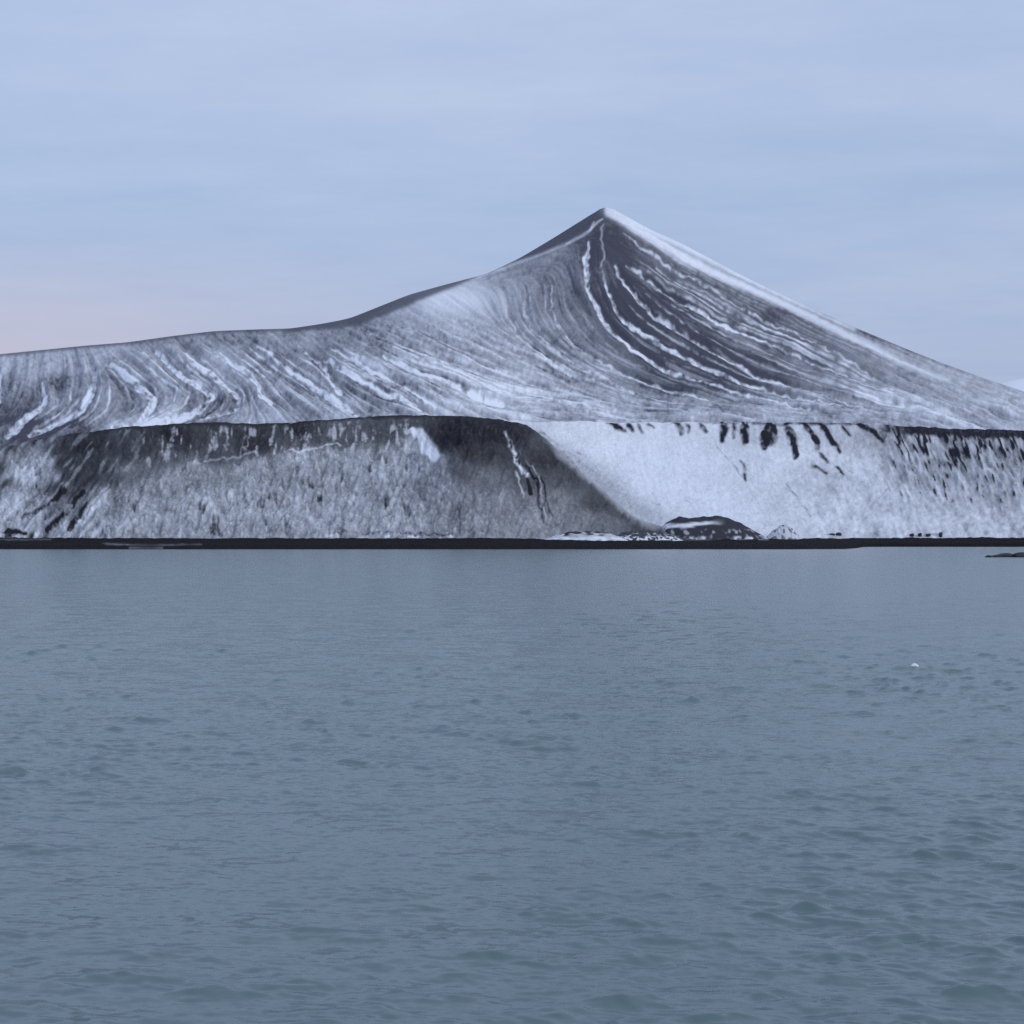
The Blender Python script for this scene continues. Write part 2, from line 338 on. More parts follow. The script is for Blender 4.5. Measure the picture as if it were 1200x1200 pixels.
snow_b = np.clip(snow_b - 0.42 * fade + 0.02 * n1, 0.0, 1.0)

# ------------------------------------------------------------------ mesh helpers
def grid_mesh(name, P, mat, attrs=None, smooth=True):
    r, c, _ = P.shape
    me = bpy.data.meshes.new(name)
    idx = np.arange(r * c, dtype=np.int32).reshape(r, c)
    q = np.stack([idx[:-1, :-1], idx[:-1, 1:], idx[1:, 1:], idx[1:, :-1]], -1).reshape(-1, 4)
    me.vertices.add(r * c); me.vertices.foreach_set('co', P.reshape(-1).astype(np.float32))
    nq = len(q)
    me.loops.add(nq * 4); me.loops.foreach_set('vertex_index', q.reshape(-1))
    me.polygons.add(nq); me.polygons.foreach_set('loop_start', np.arange(0, nq * 4, 4, dtype=np.int32))
    me.polygons.foreach_set('use_smooth', np.full(nq, smooth))
    me.update(calc_edges=True)
    for k, v in (attrs or {}).items():
        a = me.attributes.new(k, 'FLOAT', 'POINT'); a.data.foreach_set('value', v.reshape(-1).astype(np.float32))
    o = bpy.data.objects.new(name, me); S.collection.objects.link(o)
    me.materials.append(mat)
    return o

def structure(o): o['kind'] = 'structure'; return o
def tag(o, label, cat, group=None):
    o['label'] = label; o['category'] = cat
    if group: o['group'] = group
    return o

# ------------------------------------------------------------------ materials
class N:
    def __init__(s, name):
        s.m = bpy.data.materials.new(name); s.m.use_nodes = True; s.t = s.m.node_tree
        s.b = s.t.nodes['Principled BSDF']
    def new(s, typ, **kw):
        n = s.t.nodes.new(typ)
        for k, v in kw.items(): setattr(n, k, v)
        return n
    def put(s, sock, v):
        if hasattr(v, 'is_output'): s.t.links.new(v, sock)
        else: sock.default_value = v
    def math(s, op, a, b=0.0, c=0.0):
        n = s.new('ShaderNodeMath', operation=op); s.put(n.inputs[0], a); s.put(n.inputs[1], b); s.put(n.inputs[2], c); return n.outputs[0]
    def noise(s, scale, detail=3, rough=0.55, vec=None, out='Fac'):
        n = s.new('ShaderNodeTexNoise'); n.inputs['Scale'].default_value = scale; n.inputs['Detail'].default_value = detail
        n.inputs['Roughness'].default_value = rough
        if vec is not None: s.put(n.inputs['Vector'], vec)
        return n.outputs[out]
    def mix(s, f, a, b):
        n = s.new('ShaderNodeMix', data_type='RGBA'); s.put(n.inputs[0], f); s.put(n.inputs[6], a); s.put(n.inputs[7], b); return n.outputs[2]
    def coords(s):
        return s.new('ShaderNodeTexCoord').outputs['Object']

def snow_ground(name, rock_a, rock_b, scale, grain=0.16, snow=(0.82, 0.87, 0.95, 1)):
    k = N(name); co = k.coords()
    at = k.new('ShaderNodeAttribute', attribute_name='snow').outputs['Fac']
    f1 = k.noise(0.35 * scale, 5, 0.7, co); f2 = k.noise(1.6 * scale, 3, 0.6, co)
    g = k.math('ADD', k.math('MULTIPLY', k.math('SUBTRACT', f1, 0.5), grain * 1.6), k.math('MULTIPLY', k.math('SUBTRACT', f2, 0.5), grain))
    room = k.math('MULTIPLY', k.math('MULTIPLY', at, k.math('SUBTRACT', 1.12, at)), 3.4)   # broken cover only where snow is patchy
    cov = k.new('ShaderNodeClamp'); k.put(cov.inputs[0], k.math('MULTIPLY_ADD', g, room, at))
    rock = k.mix(k.noise(0.05 * scale, 5, 0.65, co), rock_a, rock_b)
    k.put(k.b.inputs['Base Color'], k.mix(cov.outputs[0], rock, snow))
    k.b.inputs['Roughness'].default_value = 0.9
    k.b.inputs['Specular IOR Level'].default_value = 0.05
    bm = k.new('ShaderNodeBump'); bm.inputs['Strength'].default_value = 0.5; bm.inputs['Distance'].default_value = 1.2
    k.put(bm.inputs['Height'], f1); k.put(k.b.inputs['Normal'], bm.outputs[0])
    return k.m

mat_mountain = snow_ground('scoria_and_snow_upper', (0.041, 0.042, 0.062, 1), (0.062, 0.063, 0.086, 1), 0.8, 0.16)
mat_cliff = snow_ground('scoria_and_snow_cliff', (0.013, 0.014, 0.019, 1), (0.034, 0.034, 0.040, 1), 1.0, 0.26)
mat_bowl = snow_ground('snow_over_scoria', (0.016, 0.017, 0.027, 1), (0.038, 0.037, 0.050, 1), 1.0, 0.15)
mat_beach = snow_ground('black_beach_gravel', (0.008, 0.008, 0.010, 1), (0.020, 0.017, 0.018, 1), 2.0, 0.2)
mat_far = snow_ground('far_snow', (0.3, 0.3, 0.34, 1), (0.4, 0.4, 0.44, 1), 0.1, 0.1)

k = N('black_wet_rock'); co_ = k.coords()
k.put(k.b.inputs['Base Color'], k.mix(k.noise(1.5, 5, 0.6, co_), (0.012, 0.012, 0.016, 1), (0.04, 0.038, 0.042, 1)))
k.b.inputs['Roughness'].default_value = 0.65
bm = k.new('ShaderNodeBump'); bm.inputs['Strength'].default_value = 0.6; bm.inputs['Distance'].default_value = 0.2
k.put(bm.inputs['Height'], k.noise(2.5, 5, 0.65, co_)); k.put(k.b.inputs['Normal'], bm.outputs[0]); mat_rock = k.m

k = N('pale_ice'); co_ = k.coords()
k.put(k.b.inputs['Base Color'], k.mix(k.noise(9, 4, 0.6, co_), (0.72, 0.78, 0.82, 1), (0.88, 0.90, 0.92, 1)))
k.b.inputs['Roughness'].default_value = 0.45; mat_ice = k.m

# sea: turbid green-grey water, sky on its ripples
k = N('sea_water'); co_ = k.coords()
body = k.mix(k.noise(0.03, 4, 0.6, co_), (0.106, 0.164, 0.176, 1), (0.120, 0.178, 0.186, 1))
k.put(k.b.inputs['Base Color'], body)
k.b.inputs['Roughness'].default_value = 0.22
k.b.inputs['IOR'].default_value = 1.333
mp = k.new('ShaderNodeMapping'); k.put(mp.inputs['Vector'], co_); mp.inputs['Scale'].default_value = (0.62, 1.0, 1.0)
rip1 = k.noise(4.2, 4, 0.65, mp.outputs[0], 'Color'); rip2 = k.noise(0.7, 3, 0.55, mp.outputs[0], 'Color')
def vm(op, a, b):
    n = k.new('ShaderNodeVectorMath', operation=op); k.put(n.inputs[0], a); k.put(n.inputs[1], b); return n.outputs[0]
r = vm('ADD', vm('MULTIPLY', vm('SUBTRACT', rip1, (0.5, 0.5, 0.5)), (0.37, 0.66, 0.0)), vm('MULTIPLY', vm('SUBTRACT', rip2, (0.5, 0.5, 0.5)), (0.22, 0.40, 0.0)))
geo = k.new('ShaderNodeNewGeometry')
k.put(k.b.inputs['Normal'], vm('NORMALIZE', vm('ADD', geo.outputs['Normal'], r), (0, 0, 0)))
mat_sea = k.m

# ------------------------------------------------------------------ column sets
cols = np.concatenate([np.linspace(-1500, -380, 57), np.linspace(-370, -65, 62), np.arange(-60, 1260.5, 1.0), np.linspace(1266, 1590, 66), np.linspace(1610, 2700, 50)])

# ------------------------------------------------------------------ mountain
def build_mountain():
    px = cols; nc = len(px); NR = 300
    step = np.arange(-1500, 2701, 1.0)
    rr = interp(ridge_pts, step); er = interp(edge_pts, step)
    rr = np.where(np.abs(step - 710) < 12, rr, smooth1(rr, 6))
    sig = [0.3, 6, 14, 28, 50, 80]
    lev = [smooth1(rr, s) for s in sig]
    Yr_s = smooth1(np.interp(step, [-1500, 0, 340, 560, 710, 900, 1200, 2700], [1400, 1480, 1530, 1640, 1700, 1690, 1640, 1500]), 40)
    Yb_s = smooth1(np.interp(step, [-1500, 560, 680, 2700], [1000, 1010, 1110, 1110]), 30)
    pw_s = smooth1(np.interp(step, [-1500, 300, 450, 640, 760, 1000, 1200, 2700], [0.95, 0.95, 1.15, 1.75, 1.75, 1.4, 1.2, 1.1]), 25)
    W = np.linspace(0, 1, 400)
    P = np.zeros((NR + 60, nc, 3)); snow = np.zeros((NR + 60, nc))
    for i, p in enumerate(px):
        Yr = np.interp(p, step, Yr_s); Yb = np.interp(p, step, Yb_s); pw = np.interp(p, step, pw_s)
        q = [np.interp(p, step, l) for l in lev]
        s_at = 70 * (1 - W) ** 0.7
        rid = np.interp(s_at, sig, q)
        eb = np.interp(p, step, er) + 7
        Y = Yb + (Yr - Yb) * W
        zb = Z_of(eb, Yb); zr = Z_of(rid, Yr)
        t = W ** pw
        top = np.interp(p, [-1500, 380, 600, 700, 760, 2700], [0.10, 0.10, 0.03, 0.0, 0.02, 0.06])   # rolled crest
        t = t - top * np.clip((W - 0.75) / 0.25, 0, 1) ** 2 * 0 
        z = zb + (zr - zb) * t
        row = np.minimum.accumulate(row_of(z, Y)); row = row - np.arange(400) * 1e-4
        tgt = np.linspace(row[0], row[-1], NR)
        w = np.interp(-tgt, -row, W)
        Yn = Yb + (Yr - Yb) * w; zn = np.interp(w, W, z)
        back = np.linspace(0, 1, 41)[1:] ** 1.5 * 900
        Yk = Yr + back; zk = zn[-1] - back * 0.42 - 0.0
        zk = np.maximum(zk, 3)
        sk = np.linspace(1, 0, 21)[:-1]
        Ys = Yb - 80 * sk; zs = zn[0] - 40 * sk
        Yc = np.concatenate([Ys, Yn, Yk]); zc = np.concatenate([zs, zn, zk])
        P[:, i, 0] = X_of(p, Yc); P[:, i, 1] = Yc; P[:, i, 2] = zc
    row = row_of(P[:, :, 2], P[:, :, 1]); pxs = np.broadcast_to(px, row.shape)
    srow = row.copy(); srow[20 + NR:] = row[20 + NR - 1] + 0.2
    srow += 0.6
    snow = sample(snow_m, pxs, srow)
    rel = blur2(0.55 * lic_c + 0.35 * lic_m + 0.14 * lic_f, 0.6)
    for s in (0, 1, 2, 3):
        rel -= 1.2 * blur2(line_mask(streaks[s], 4, 4, 2), 1.5)
    for s in range(12, 25):
        rel -= 0.7 * blur2(line_mask(streaks[s], 4, 5, 2), 1.5)
    inside = np.zeros(P.shape[:2]); inside[20:20 + NR] = 1
    fade = sstep(1.0, 22.0, srow - interp(ridge_pts, px)[None, :]) * inside
    P[:, :, 2] += sample(rel, pxs, srow) * 1.7 * fade
    return structure(grid_mesh('mountain', P, mat_mountain, {'snow': snow}))
build_mountain()

# ------------------------------------------------------------------ headland (near cliff) and the snow-filled cove slope
def slope_mesh(name, px, top_rows, Yf, Yt, foot_row, prof, snow_img, mat, rel, amp, behind, NR=190):
    nc = len(px); NBK = 40; rj = np.random.default_rng(5)
    jit = 0.25 * norm(smooth1(rj.standard_normal(nc), 5)) + 0.09 * norm(smooth1(rj.standard_normal(nc), 1.2))
    W = np.linspace(0, 1, 300)
    P = np.zeros((NR + NBK + 6, nc, 3))
    for i, p in enumerate(px):
        z0 = Z_of(foot_row[i], Yf[i]); z1 = Z_of(top_rows[i], Yt[i])
        Y = Yf[i] + (Yt[i] - Yf[i]) * W
        z = z0 + (z1 - z0) * prof(W, p) + jit[i] * sstep(0.86, 1.0, W)
        row = row_of(z, Y); row = np.minimum.accumulate(row) - np.arange(300) * 1e-5
        w = np.interp(-np.linspace(row[0], row[-1], NR), -row, W)
        Yn = Yf[i] + (Yt[i] - Yf[i]) * w; zn = np.interp(w, W, z)
        bk = np.linspace(0, 1, NBK + 1)[1:]
        Yk = Yt[i] + bk * 110; zk = z1 + jit[i] - behind(p) * (0.25 * bk + bk ** 2)
        sk = np.linspace(1, 0, 7)[:-1]
        Ys = Yf[i] - 12 * sk; zs = z0 - 6 * sk
        Yc = np.concatenate([Ys, Yn, Yk]); zc = np.concatenate([zs, zn, zk])
        P[:, i, 0] = X_of(p, Yc); P[:, i, 1] = Yc; P[:, i, 2] = zc
    row = row_of(P[:, :, 2], P[:, :, 1])
    srow = row.copy(); srow[6 + NR:] = row[6 + NR - 1]
    srow = srow + 0.7
    pxs = np.broadcast_to(px, row.shape)
    sn = sample(snow_img, pxs, srow)
    d = sample(rel, pxs, srow)
    a = amp * sstep(0, 7, srow - top_rows[None, :]) * sstep(0, 6, foot_row[None, :] - srow)
    P[:, :, 2] += d * a
    return structure(grid_mesh(name, P, mat, {'snow': sn}))

ca = cols[cols < 820]
top_a = np.where(ca < 590, interp(edge_pts, ca), interp(nose_pts, ca))
step = np.arange(-1500, 2701, 1.0)
foot_a = np.full(len(ca), 632.0) + 0.5 * norm(smooth1(rng.standard_normal(len(ca)), 4)) + 0.4 * np.sin(ca * 0.05) + (0.9 * (np.abs(ca - 460) < 80))
Yf_a = np.interp(ca, step, smooth1(np.interp(step, [-1500, -100, 20, 120, 400, 560, 700, 820, 2700], [900, 900, 892, 872, 868, 862, 880, 900, 900]), 22))
Yt_a = Yf_a + np.interp(ca, [-1500, 0, 200, 500, 600, 700, 820], [90, 84, 84, 92, 90, 60, 25])
def prof_a(W, p):
    k = np.interp(p, [-100, 480, 540, 640], [1, 1, 0.15, 0])
    a = np.where(W < 0.72, W / 0.72 * 0.62, 0.62 + (W - 0.72) / 0.28 * 0.38)     # talus under a steeper bluff
    b = np.sin(np.clip(W, 0, 1) * math.pi / 2) ** 1.15                           # rounded shoulder
    return a * k + b * (1 - k)
gul_a = dir_noise(0, 1.7, 1.7, 9, -0.3, 1.0)
rel_a = 0.9 * gul_a + blur2(0.4 * ridg, 0.6) - 0.6 * pits + 0.2 * n4 + 0.6 * n8 - 0.8 * blur2(chute, 3)
slope_mesh('headland', ca, top_a, Yf_a, Yt_a, foot_a, prof_a, snow_a, mat_cliff, rel_a, 0.5, lambda p: np.interp(p, [0, 520, 600, 820], [16, 16, 30, 40]))

cb = cols[cols > 545]
top_b = interp(edge_pts, cb)
Yf_b = np.interp(cb, step, smooth1(np.interp(step, [-1500, 600, 760, 900, 1000, 1200, 2700], [950, 950, 945, 945, 966, 970, 980]), 20))
Yt_b = np.interp(cb, step, smooth1(np.interp(step, [-1500, 600, 760, 1000, 1200, 2700], [1060, 1070, 1085, 1075, 1060, 1050]), 30))
foot_b = np.full(len(cb), 632.0)
rel_b = 0.25 * n8 + (0.9 * down_r + 0.6 * down_b) * (0.12 + 0.9 * rightw * (1 - sstep(60, 110, below_edge)))
for (a, b, c, d, w) in bars[:22]:
    rel_b = rel_b + 0.9 * blur2(line_mask([(a, b), (c, d)], w, w * 0.8, 1.5), 1.0)
def prof_b(W, p):
    return 0.90 * W ** 1.25 + 0.10 * sstep(0.86, 1.0, W)
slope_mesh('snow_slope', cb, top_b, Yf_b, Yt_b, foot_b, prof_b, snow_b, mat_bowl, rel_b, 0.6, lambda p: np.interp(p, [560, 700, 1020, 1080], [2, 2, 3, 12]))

# ------------------------------------------------------------------ black beach
def build_beach():
    px = cols
    st = np.arange(-1500, 2701, 1.0)
    Yw = np.interp(st, [-1500, 930, 990, 1003, 1012, 1030, 2700], [750, 750, 760, 805, 890, 900, 900])
    Yw = smooth1(Yw, 2.0) + smooth1(rng.standard_normal(len(st)), 14) * 9 + smooth1(rng.standard_normal(len(st)), 3) * 3
    yw = np.interp(px, st, Yw); NR = 90
    Yf = np.where(px < 640, 868, 950) + 30.0
    t = np.linspace(-0.25, 1, NR)
    P = np.zeros((NR, len(px), 3))
    foot_z = np.where(px < 640, 4.6, 4.25)
    yf0 = np.where(px < 640, 868.0, 948.0)
    yf0 = np.interp(px, st, smooth1(np.interp(st, [-1500, 600, 760, 2700], [868, 868, 946, 966]), 20))
    zf = Z_of(630.6, yf0)
    for j in range(NR):
        Y = yw + (yf0 + 14 - yw) * t[j]
        u = (Y - yw) / (yf0 - yw)
        z = zf * np.where(u < 0, u * 1.2, np.minimum(1.0, 0.30 * sstep(0, .15, u) + 0.70 * u)) 
        P[j, :, 0] = X_of(px, Y); P[j, :, 1] = Y; P[j, :, 2] = z
    row = row_of(P[:, :, 2], P[:, :, 1]); pxs = np.broadcast_to(px, row.shape)
    img = np.full((CH, CW), 0.0)
    img += (0.24 * line_mask([(124,637.6),(170,639.0),(236,637.8)], 0.3, 0.3, 1.6) + 0.3 * line_mask([(152,642.0),(190,642.2)], 0.4, 0.4, 1.8)) * np.clip(0.8 + 0.4 * n8, 0.1, 1.4) + 0.1 * line_mask([(120,636.8),(150,638.2)], .5, .5, .8)  # sky reflection of a beach pool, painted pale through the snow cover
    img += 0.12 * line_mask([(0,632.2),(60,632.0)], 0.8, 0.6, 0.8) + 0.35 * line_mask([(640,632.2),(900,632.2)], 0.5, 0.5, 0.6) * sstep(-0.5, 0.6, n4)
    sn = np.clip(sample(img, pxs, row), 0, 1)
    nz = norm(blur2(rng.standard_normal(P.shape[:2]), 2.0)) * 0.10 + norm(blur2(rng.standard_normal(P.shape[:2]), 10, 5)) * 0.10
    P[:, :, 2] += nz * sstep(0.02, 0.12, t)[:, None]
    return structure(grid_mesh('beach', P, mat_beach, {'snow': sn}))
build_beach()

# ------------------------------------------------------------------ far snow ridge behind the right flank
def build_far():
    px = np.linspace(1120, 2600, 160); Y0, Y1 = 3600.0, 4300.0
    crest = interp([(1120,470),(1165,450),(1185,444),(1200,443),(1240,440),(1300,446),(1400,452),(1600,430),(1900,470),(2600,560)], px)
    crest = smooth1(crest, 3)
    t = np.linspace(0, 2, 60); P = np.zeros((60, len(px), 3))
    for j in range(60):
        Y = Y0 + (Y1 - Y0) * t[j]
        z1 = Z_of(crest, Y1)
        z = z1 * np.sin(np.clip(t[j], 0, 2) * math.pi / 2)
        P[j, :, 0] = X_of(px, Y); P[j, :, 1] = Y; P[j, :, 2] = z
    sn = np.clip(0.93 + 0.05 * rng.standard_normal(P.shape[:2]), 0, 1)
    return structure(grid_mesh('far_ridge', P, mat_far, {'snow': blur2(sn, 2)}))
build_far()

# ------------------------------------------------------------------ sea
def build_sea():
    rows = np.arange(640.2, 1290, 0.62)[::-1]
    Yv = np.concatenate([[-4000, -800, -200, -60, -20, 0, 6, 10, 14, 17], H * F / (rows - HY), [1000, 1100, 1400, 2000, 4000, 9000, 20000]])
    px = np.concatenate([np.array([-9000, -5000, -3000, -2000, -1400, -1000, -700, -500, -400]), np.arange(-330, -60, 5.0), np.arange(-60, 1261, 1.15), np.arange(1265, 1540, 5.0),
                         np.array([1600, 1700, 1900, 2200, 2600, 3200, 4200, 6200, 10200])])
    Yg = np.broadcast_to(Yv[:, None], (len(Yv), len(px)))
    Xg = (px[None, :] - 600) / F * np.maximum(Yg, 20.0)
    dY = np.abs(np.gradient(Yv))[:, None]
    z = np.zeros(Yg.shape, np.float32)
    Xf = Xg.astype(np.float32); Yf = Yg.astype(np.float32)
    r2 = np.random.default_rng(21)
    lams = np.exp(r2.uniform(math.log(0.24), math.log(3.6), 120))
    gust = np.zeros(Yg.shape, np.float32)
    for q in range(9):
        l = r2.uniform(4, 30); a = r2.uniform(0, 6.28)
        gust += np.sin(2 * math.pi / l * (Xf * math.cos(a) * 0.7 + Yf * math.sin(a) * 0.6) + r2.uniform(0, 6.28)).astype(np.float32)
    gust = 0.95 + 0.085 * gust
    for l in lams:
        th = r2.normal(math.radians(-103), 0.50)
        kk = 2 * math.pi / l
        ph = kk * (Xf * math.cos(th) + Yf * math.sin(th)) + r2.uniform(0, 6.28)
        st = 0.0195 if l < 1.3 else (0.0115 if l < 2.3 else 0.0075)
        amp = st / kk
        att = np.clip((l / dY - 0.7) / 1.8, 0, 1) ** 0.5
        att = np.maximum(att, 0.0)
        z += (amp * att).astype(np.float32) * np.sin(ph)
    z *= np.clip(gust, 0.35, 2.0)
    sd = 0.020
    z = np.where(z > 0, z + 1.2 * z * np.abs(z) / (sd * 4), z * 0.9)      # peaked crests, flat troughs
    z *= np.clip((Yg + 10) / 20, 0, 1)
    P = np.stack([Xg, Yg, z], -1)
    return structure(grid_mesh('sea', P, mat_sea))
build_sea()

# ------------------------------------------------------------------ low mounds behind the beach
def mound(name, outline, Yc, depth, mat, snow_fn, rough=0.35, seed=1):
    """a low hill with the given skyline, rounded front to back"""
    r3 = np.random.default_rng(seed)
    x0, x1 = outline[0][0], outline[-1][0]
    px = np.linspace(x0, x1, 150); top = smooth1(interp(outline, px), 1.2)
    t = np.linspace(-1, 1, 60); P = np.zeros((60, 150, 3))
    base = Z_of(632.5, Yc)
    zt = Z_of(top, Yc)
    bump = norm(blur2(r3.standard_normal((60, 150)), 4, 3)) * rough + norm(blur2(r3.standard_normal((60, 150)), 1.5)) * rough * 0.4
    ends = np.sqrt(np.clip(1 - ((px - (x0 + x1) / 2) / ((x1 - x0) / 2)) ** 2, 0, 1))
    cx = X_of((x0 + x1) / 2, Yc)
    for j in range(60):
        Y = Yc + depth * t[j] * (0.35 + 0.65 * ends)
        prof = (1 - abs(t[j]) ** 1.7)
        P[j, :, 0] = X_of(px, Yc) - cx; P[j, :, 1] = Y - Yc; P[j, :, 2] = (zt - base) * prof + bump[j] * prof * ends - 0.6
    row = row_of(P[:, :, 2] + base, P[:, :, 1] + Yc); pxs = np.broadcast_to(px, row.shape)
    sn = np.clip(snow_fn(pxs, row, r3), 0.02, 1)
    o = grid_mesh(name, P, mat, {'snow': sn}); o.location = (cx, Yc, base)
    return o

def sn_mound(px, row, r):
    a = 0.03 + 0 * px
    a += 0.9 * sstep(611, 615.5, row + (px - 800) * 0.075 + 0.9 * norm(blur2(r.standard_normal(px.shape), 4, 1))) * (1 - sstep(616.0, 619.0, row + (px - 800) * 0.075 + 1.2 * norm(blur2(r.standard_normal(px.shape), 5, 1)))) * sstep(766, 784, px) * (1 - sstep(824, 850, px))
    nz = norm(blur2(r.standard_normal(px.shape), 2.0, 1.4))
    nf = norm(blur2(r.standard_normal(px.shape), 1.2, 1.0))
    a += 0.45 * sstep(0.5, 2.0, 0.6 * nz + 0.8 * nf) * sstep(617, 624, row)
    a += 0.5 * sstep(627, 630.5, row) * sstep(-0.6, 1.0, 0.6 * nz + 0.7 * nf)
    return a
o = mound('mound', [(762,632),(772,620),(780,612),(788,608),(797,604),(808,604.6),(820,605.5),(832,604.3),(842,603.6),(852,605.5),(858,607.5),(868,611),(876,616),(885,622),(895,627),(905,632)],
          922, 20, mat_bowl, sn_mound, 0.3, 3)
tag(o, 'dark scoria mound with a white snow band across its left face, behind the beach', 'mound')
def sn_bank(px, row, r):
    nz = norm(blur2(r.standard_normal(px.shape), 1.5, 1.0)) * 0.9
    return 0.05 + 0.5 * sstep(0.2, 1.8, nz) * sstep(622, 626, row) + 0.7 * sstep(627, 630, row) * sstep(-0.6, 0.3, nz)
o = mound('bank', [(712,632),(722,626),(732,622.5),(745,621),(762,621),(778,622.5),(790,626),(800,632)], 888, 9, mat_bowl, sn_bank, 0.25, 5)
tag(o, 'short dark bank spotted with snow, directly left of the dark mound', 'bank')
def sn_bank2(px, row, r):
    nz = norm(blur2(r.standard_normal(px.shape), 3, 1.6))
    return 0.06 + 0.5 * sstep(623.5, 627, row + nz) + 0.12 * nz + 0.25 * sstep(628, 630, row)
o = mound('bank', [(632,632),(644,629),(654,625),(664,622),(680,621),(700,621.5),(714,624),(726,628),(736,632)], 872, 9, mat_bowl, sn_bank2, 0.2, 6)
tag(o, 'low snowy bank with a thin dark rim at the foot of the headland slope', 'bank')
def sn_hump(px, row, r):
    nz = norm(blur2(r.standard_normal(px.shape), 3, 2))
    return 0.72 - 0.5 * sstep(0.1, 1.0, nz) - 0.3 * sstep(916, 926, px) * (1 - sstep(616, 622, row))
o = mound('hummock', [(894,632),(904,622),(912,616),(918,613.5),(924,615),(930,620),(936,626),(942,632)], 932, 10, mat_bowl, sn_hump, 0.25, 8)
tag(o, 'small snow dusted hummock just right of the dark mound', 'hummock')

# ------------------------------------------------------------------ rocks
import bmesh
def rock(name, px, py, Y, w, d, h, seed, mat=mat_rock, sub=4):
    r4 = np.random.default_rng(seed)
    bm_ = bmesh.new(); bmesh.ops.create_icosphere(bm_, subdivisions=sub, radius=1.0)
    dirs = r4.standard_normal((14, 3)); dirs /= np.linalg.norm(dirs, axis=1)[:, None]
    amp = r4.uniform(-0.16, 0.22, 14); fr = r4.uniform(1.5, 6, 14); phs = r4.uniform(0, 6.28, 14)
    for v in bm_.verts:
        c = np.array(v.co); f = 1 + sum(a * math.sin(g * float(c @ dd) + p) / (1 + 0.3 * g) for a, g, dd, p in zip(amp, fr, dirs, phs))
        c = c * f
        c[2] = math.copysign(abs(c[2]) ** 0.85, c[2])
        v.co = (c[0] * w / 2, c[1] * d / 2, c[2] * h)
    for f in bm_.faces: f.smooth = True
    me = bpy.data.meshes.new(name); bm_.to_mesh(me); bm_.free(); me.materials.append(mat)
    o = bpy.data.objects.new(name, me); S.collection.objects.link(o)
    z0 = Z_of(py, Y)
    o.location = (X_of(px, Y), Y, z0)
    return o
YR = 493.0
reef = 'black rocks awash off the right shore'
tag(rock('rock', 1160.5, 652.6, YR, 3.0, 2.2, 0.55, 31), 'lowest flat black rock, at the left tip of the reef in the water', 'rock', reef)
tag(rock('rock', 1175.5, 652.6, YR + 3, 6.2, 3.0, 0.95, 32), 'black rock in the middle of the reef', 'rock', reef)
tag(rock('rock', 1197, 652.8, YR + 2, 8.4, 3.4, 1.35, 33), 'biggest black rock of the reef, cut by the right edge of the photo', 'rock', reef)
bl = 'dark boulders at the foot of the snow slope'
for (px, py, w, h, s, lab) in [(974, 626.9, 4.2, 0.9, 41, 'flat dark boulder on the snow foot, left one of a pair right of the hummock'),
                          (983, 626.5, 3.4, 1.3, 42, 'taller dark boulder on the snow foot, right one of a pair right of the hummock'),
                          (1069, 627.0, 2.6, 0.9, 43, 'dark boulder at the left end of the row below the mottled right slope'),
                          (1078, 626.6, 2.8, 1.1, 44, 'second dark boulder from the left in the row below the mottled right slope'),
                          (1088, 627.0, 3.0, 0.9, 45, 'flattest dark boulder, third from the left in the row below the right slope'),
                          (1102, 626.4, 2.4, 1.6, 46, 'tallest dark boulder, at the right end of the row below the right slope')]:
    tag(rock('boulder', px, py, 970 if px < 1000 else 973, w, 2.4, h, s, sub=3), lab, 'boulder', bl)
tag(rock('stone', 563, 642.2, 786, 0.9, 0.8, 0.7, 51, mat_ice, 3), 'tiny pale stone at the waterline of the black beach', 'stone')
o = rock('ice_chunk', 1071.5, 780.6, H * F / (781 - HY), 0.42, 0.34, 0.17, 61, mat_ice, 3)
o.rotation_euler = (0.1, 0.45, 0.2)
tag(o, 'small white fleck of floating ice on the open grey water', 'ice chunk')

# ------------------------------------------------------------------ light
SUN_EL, SUN_AZ = math.radians(24), math.radians(122)        # azimuth clockwise from +Y: high right, behind the camera
w = bpy.data.worlds.new('World'); S.world = w; w.use_nodes = True
t = w.node_tree; bg = t.nodes['Background']
def wn(typ, **kw):
    n_ = t.nodes.new(typ)
    for a, v in kw.items(): setattr(n_, a, v)
    return n_
def wp(sock, v):
    if hasattr(v, 'is_output'): t.links.new(v, sock)
    else: sock.default_value = v
def wmath(op, a, b=0.0, c=0.0):
    n_ = wn('ShaderNodeMath', operation=op); wp(n_.inputs[0], a); wp(n_.inputs[1], b); wp(n_.inputs[2], c); return n_.outputs[0]
def wmix(f, a, b):
    n_ = wn('ShaderNodeMix', data_type='RGBA'); wp(n_.inputs[0], f); wp(n_.inputs[6], a); wp(n_.inputs[7], b); return n_.outputs[2]
def ramp(f, stops):
    n_ = wn('ShaderNodeValToRGB'); e = n_.color_ramp.elements
    e[0].position, e[0].color = stops[0][0], (*stops[0][1], 1); e[1].position, e[1].color = stops[-1][0], (*stops[-1][1], 1)
    for p, c in stops[1:-1]:
        q = e.new(p); q.color = (*c, 1)
    wp(n_.inputs[0], f); return n_.outputs[0]
sky = wn('ShaderNodeTexSky', sky_type='NISHITA'); sky.sun_disc = False
sky.sun_elevation = SUN_EL; sky.sun_rotation = SUN_AZ
d = wn('ShaderNodeTexCoord').outputs['Generated']
sp = wn('ShaderNodeSeparateXYZ'); wp(sp.inputs[0], d)
X, Y_, Z = sp.outputs
zc = wmath('MAXIMUM', Z, 0.0)
inv = wmath('DIVIDE', 1.0, wmath('ADD', zc, 0.10))
cv = wn('ShaderNodeCombineXYZ')
wp(cv.inputs[0], wmath('MULTIPLY', X, inv)); wp(cv.inputs[1], wmath('MULTIPLY', Y_, inv)); 
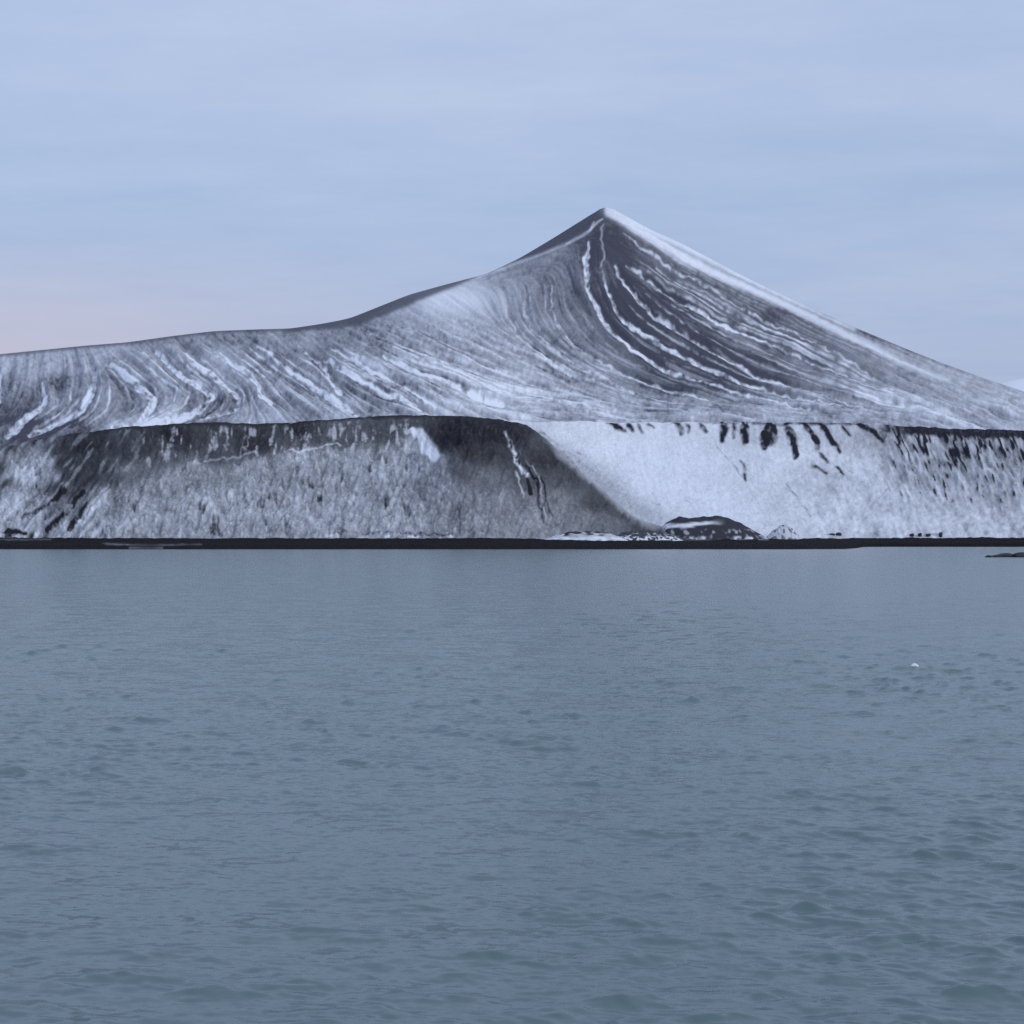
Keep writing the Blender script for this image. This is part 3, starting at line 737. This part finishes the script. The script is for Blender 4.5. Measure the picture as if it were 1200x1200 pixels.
def wnoise(vec, scale, detail, sc, rot=0.0, rough=0.5):
    m_ = wn('ShaderNodeMapping'); wp(m_.inputs[0], vec); m_.inputs['Scale'].default_value = sc; m_.inputs['Rotation'].default_value = (0, 0, rot)
    n_ = wn('ShaderNodeTexNoise'); wp(n_.inputs['Vector'], m_.outputs[0]); n_.inputs['Scale'].default_value = scale
    n_.inputs['Detail'].default_value = detail; n_.inputs['Roughness'].default_value = rough
    return n_.outputs['Fac']
c1 = wnoise(cv.outputs[0], 1.1, 5, (0.85, 1.35, 1), 0.38, 0.55)
c2 = wnoise(cv.outputs[0], 4.0, 5, (0.8, 1.5, 1), 0.45, 0.66)
cl = wmath('ADD', wmath('MULTIPLY', c1, 0.72), wmath('MULTIPLY', c2, 0.28))
cloud = ramp(zc, [(0.0, (0.47, 0.51, 0.68)), (0.12, (0.48, 0.555, 0.75)), (0.20, (0.50, 0.60, 0.81)), (0.33, (0.57, 0.665, 0.88)), (1.0, (0.60, 0.68, 0.88))])
thin = ramp(zc, [(0.0, (0.42, 0.47, 0.66)), (0.12, (0.39, 0.485, 0.71)), (0.20, (0.38, 0.50, 0.74)), (0.33, (0.44, 0.55, 0.79)), (1.0, (0.48, 0.56, 0.79))])
cf = wn('ShaderNodeMapRange'); wp(cf.inputs[0], cl); cf.inputs[1].default_value = 0.32; cf.inputs[2].default_value = 0.70
col = wmix(cf.outputs[0], thin, cloud)
# rose light low in the west
az = wmath('DIVIDE', X, wmath('ADD', wmath('ABSOLUTE', Y_), 0.001))
pk = wn('ShaderNodeMapRange', interpolation_type='SMOOTHSTEP'); wp(pk.inputs[0], zc); pk.inputs[1].default_value = 0.19; pk.inputs[2].default_value = 0.09
pa = wn('ShaderNodeMapRange', interpolation_type='SMOOTHSTEP'); wp(pa.inputs[0], az); pa.inputs[1].default_value = 0.05; pa.inputs[2].default_value = -0.32
pf = wmath('MULTIPLY', wmath('MULTIPLY', pk.outputs[0], pa.outputs[0]), 0.62)
col = wmix(pf, col, (0.62, 0.54, 0.64, 1))
# the Nishita sky (x 0.1) shows through the veil of cloud
nis = wn('ShaderNodeVectorMath', operation='SCALE'); wp(nis.inputs[0], sky.outputs[0]); nis.inputs[3].default_value = 1.0
veil = wn('ShaderNodeVectorMath', operation='SCALE'); wp(veil.inputs[0], col); veil.inputs[3].default_value = 10.0
fin = wmix(0.88, nis.outputs[0], veil.outputs[0])
wp(bg.inputs[0], fin); bg.inputs[1].default_value = 0.10

sun = bpy.data.lights.new('sun', 'SUN'); sun.energy = 1.1; sun.angle = math.radians(11); sun.color = (1.0, 0.985, 0.97)
so = bpy.data.objects.new('sun', sun); S.collection.objects.link(so)
from mathutils import Vector
sd = Vector((math.sin(SUN_AZ) * math.cos(SUN_EL), math.cos(SUN_AZ) * math.cos(SUN_EL), math.sin(SUN_EL)))
so.rotation_euler = (-sd).to_track_quat('-Z', 'Y').to_euler()
so.location = sd * 500

S.view_settings.view_transform = 'Standard'; S.view_settings.look = 'None'
S.view_settings.exposure = 0.0; S.view_settings.gamma = 1.0; S.view_settings.use_curve_mapping = False
S.cycles.max_bounces = 5
S.cycles.use_denoising = False
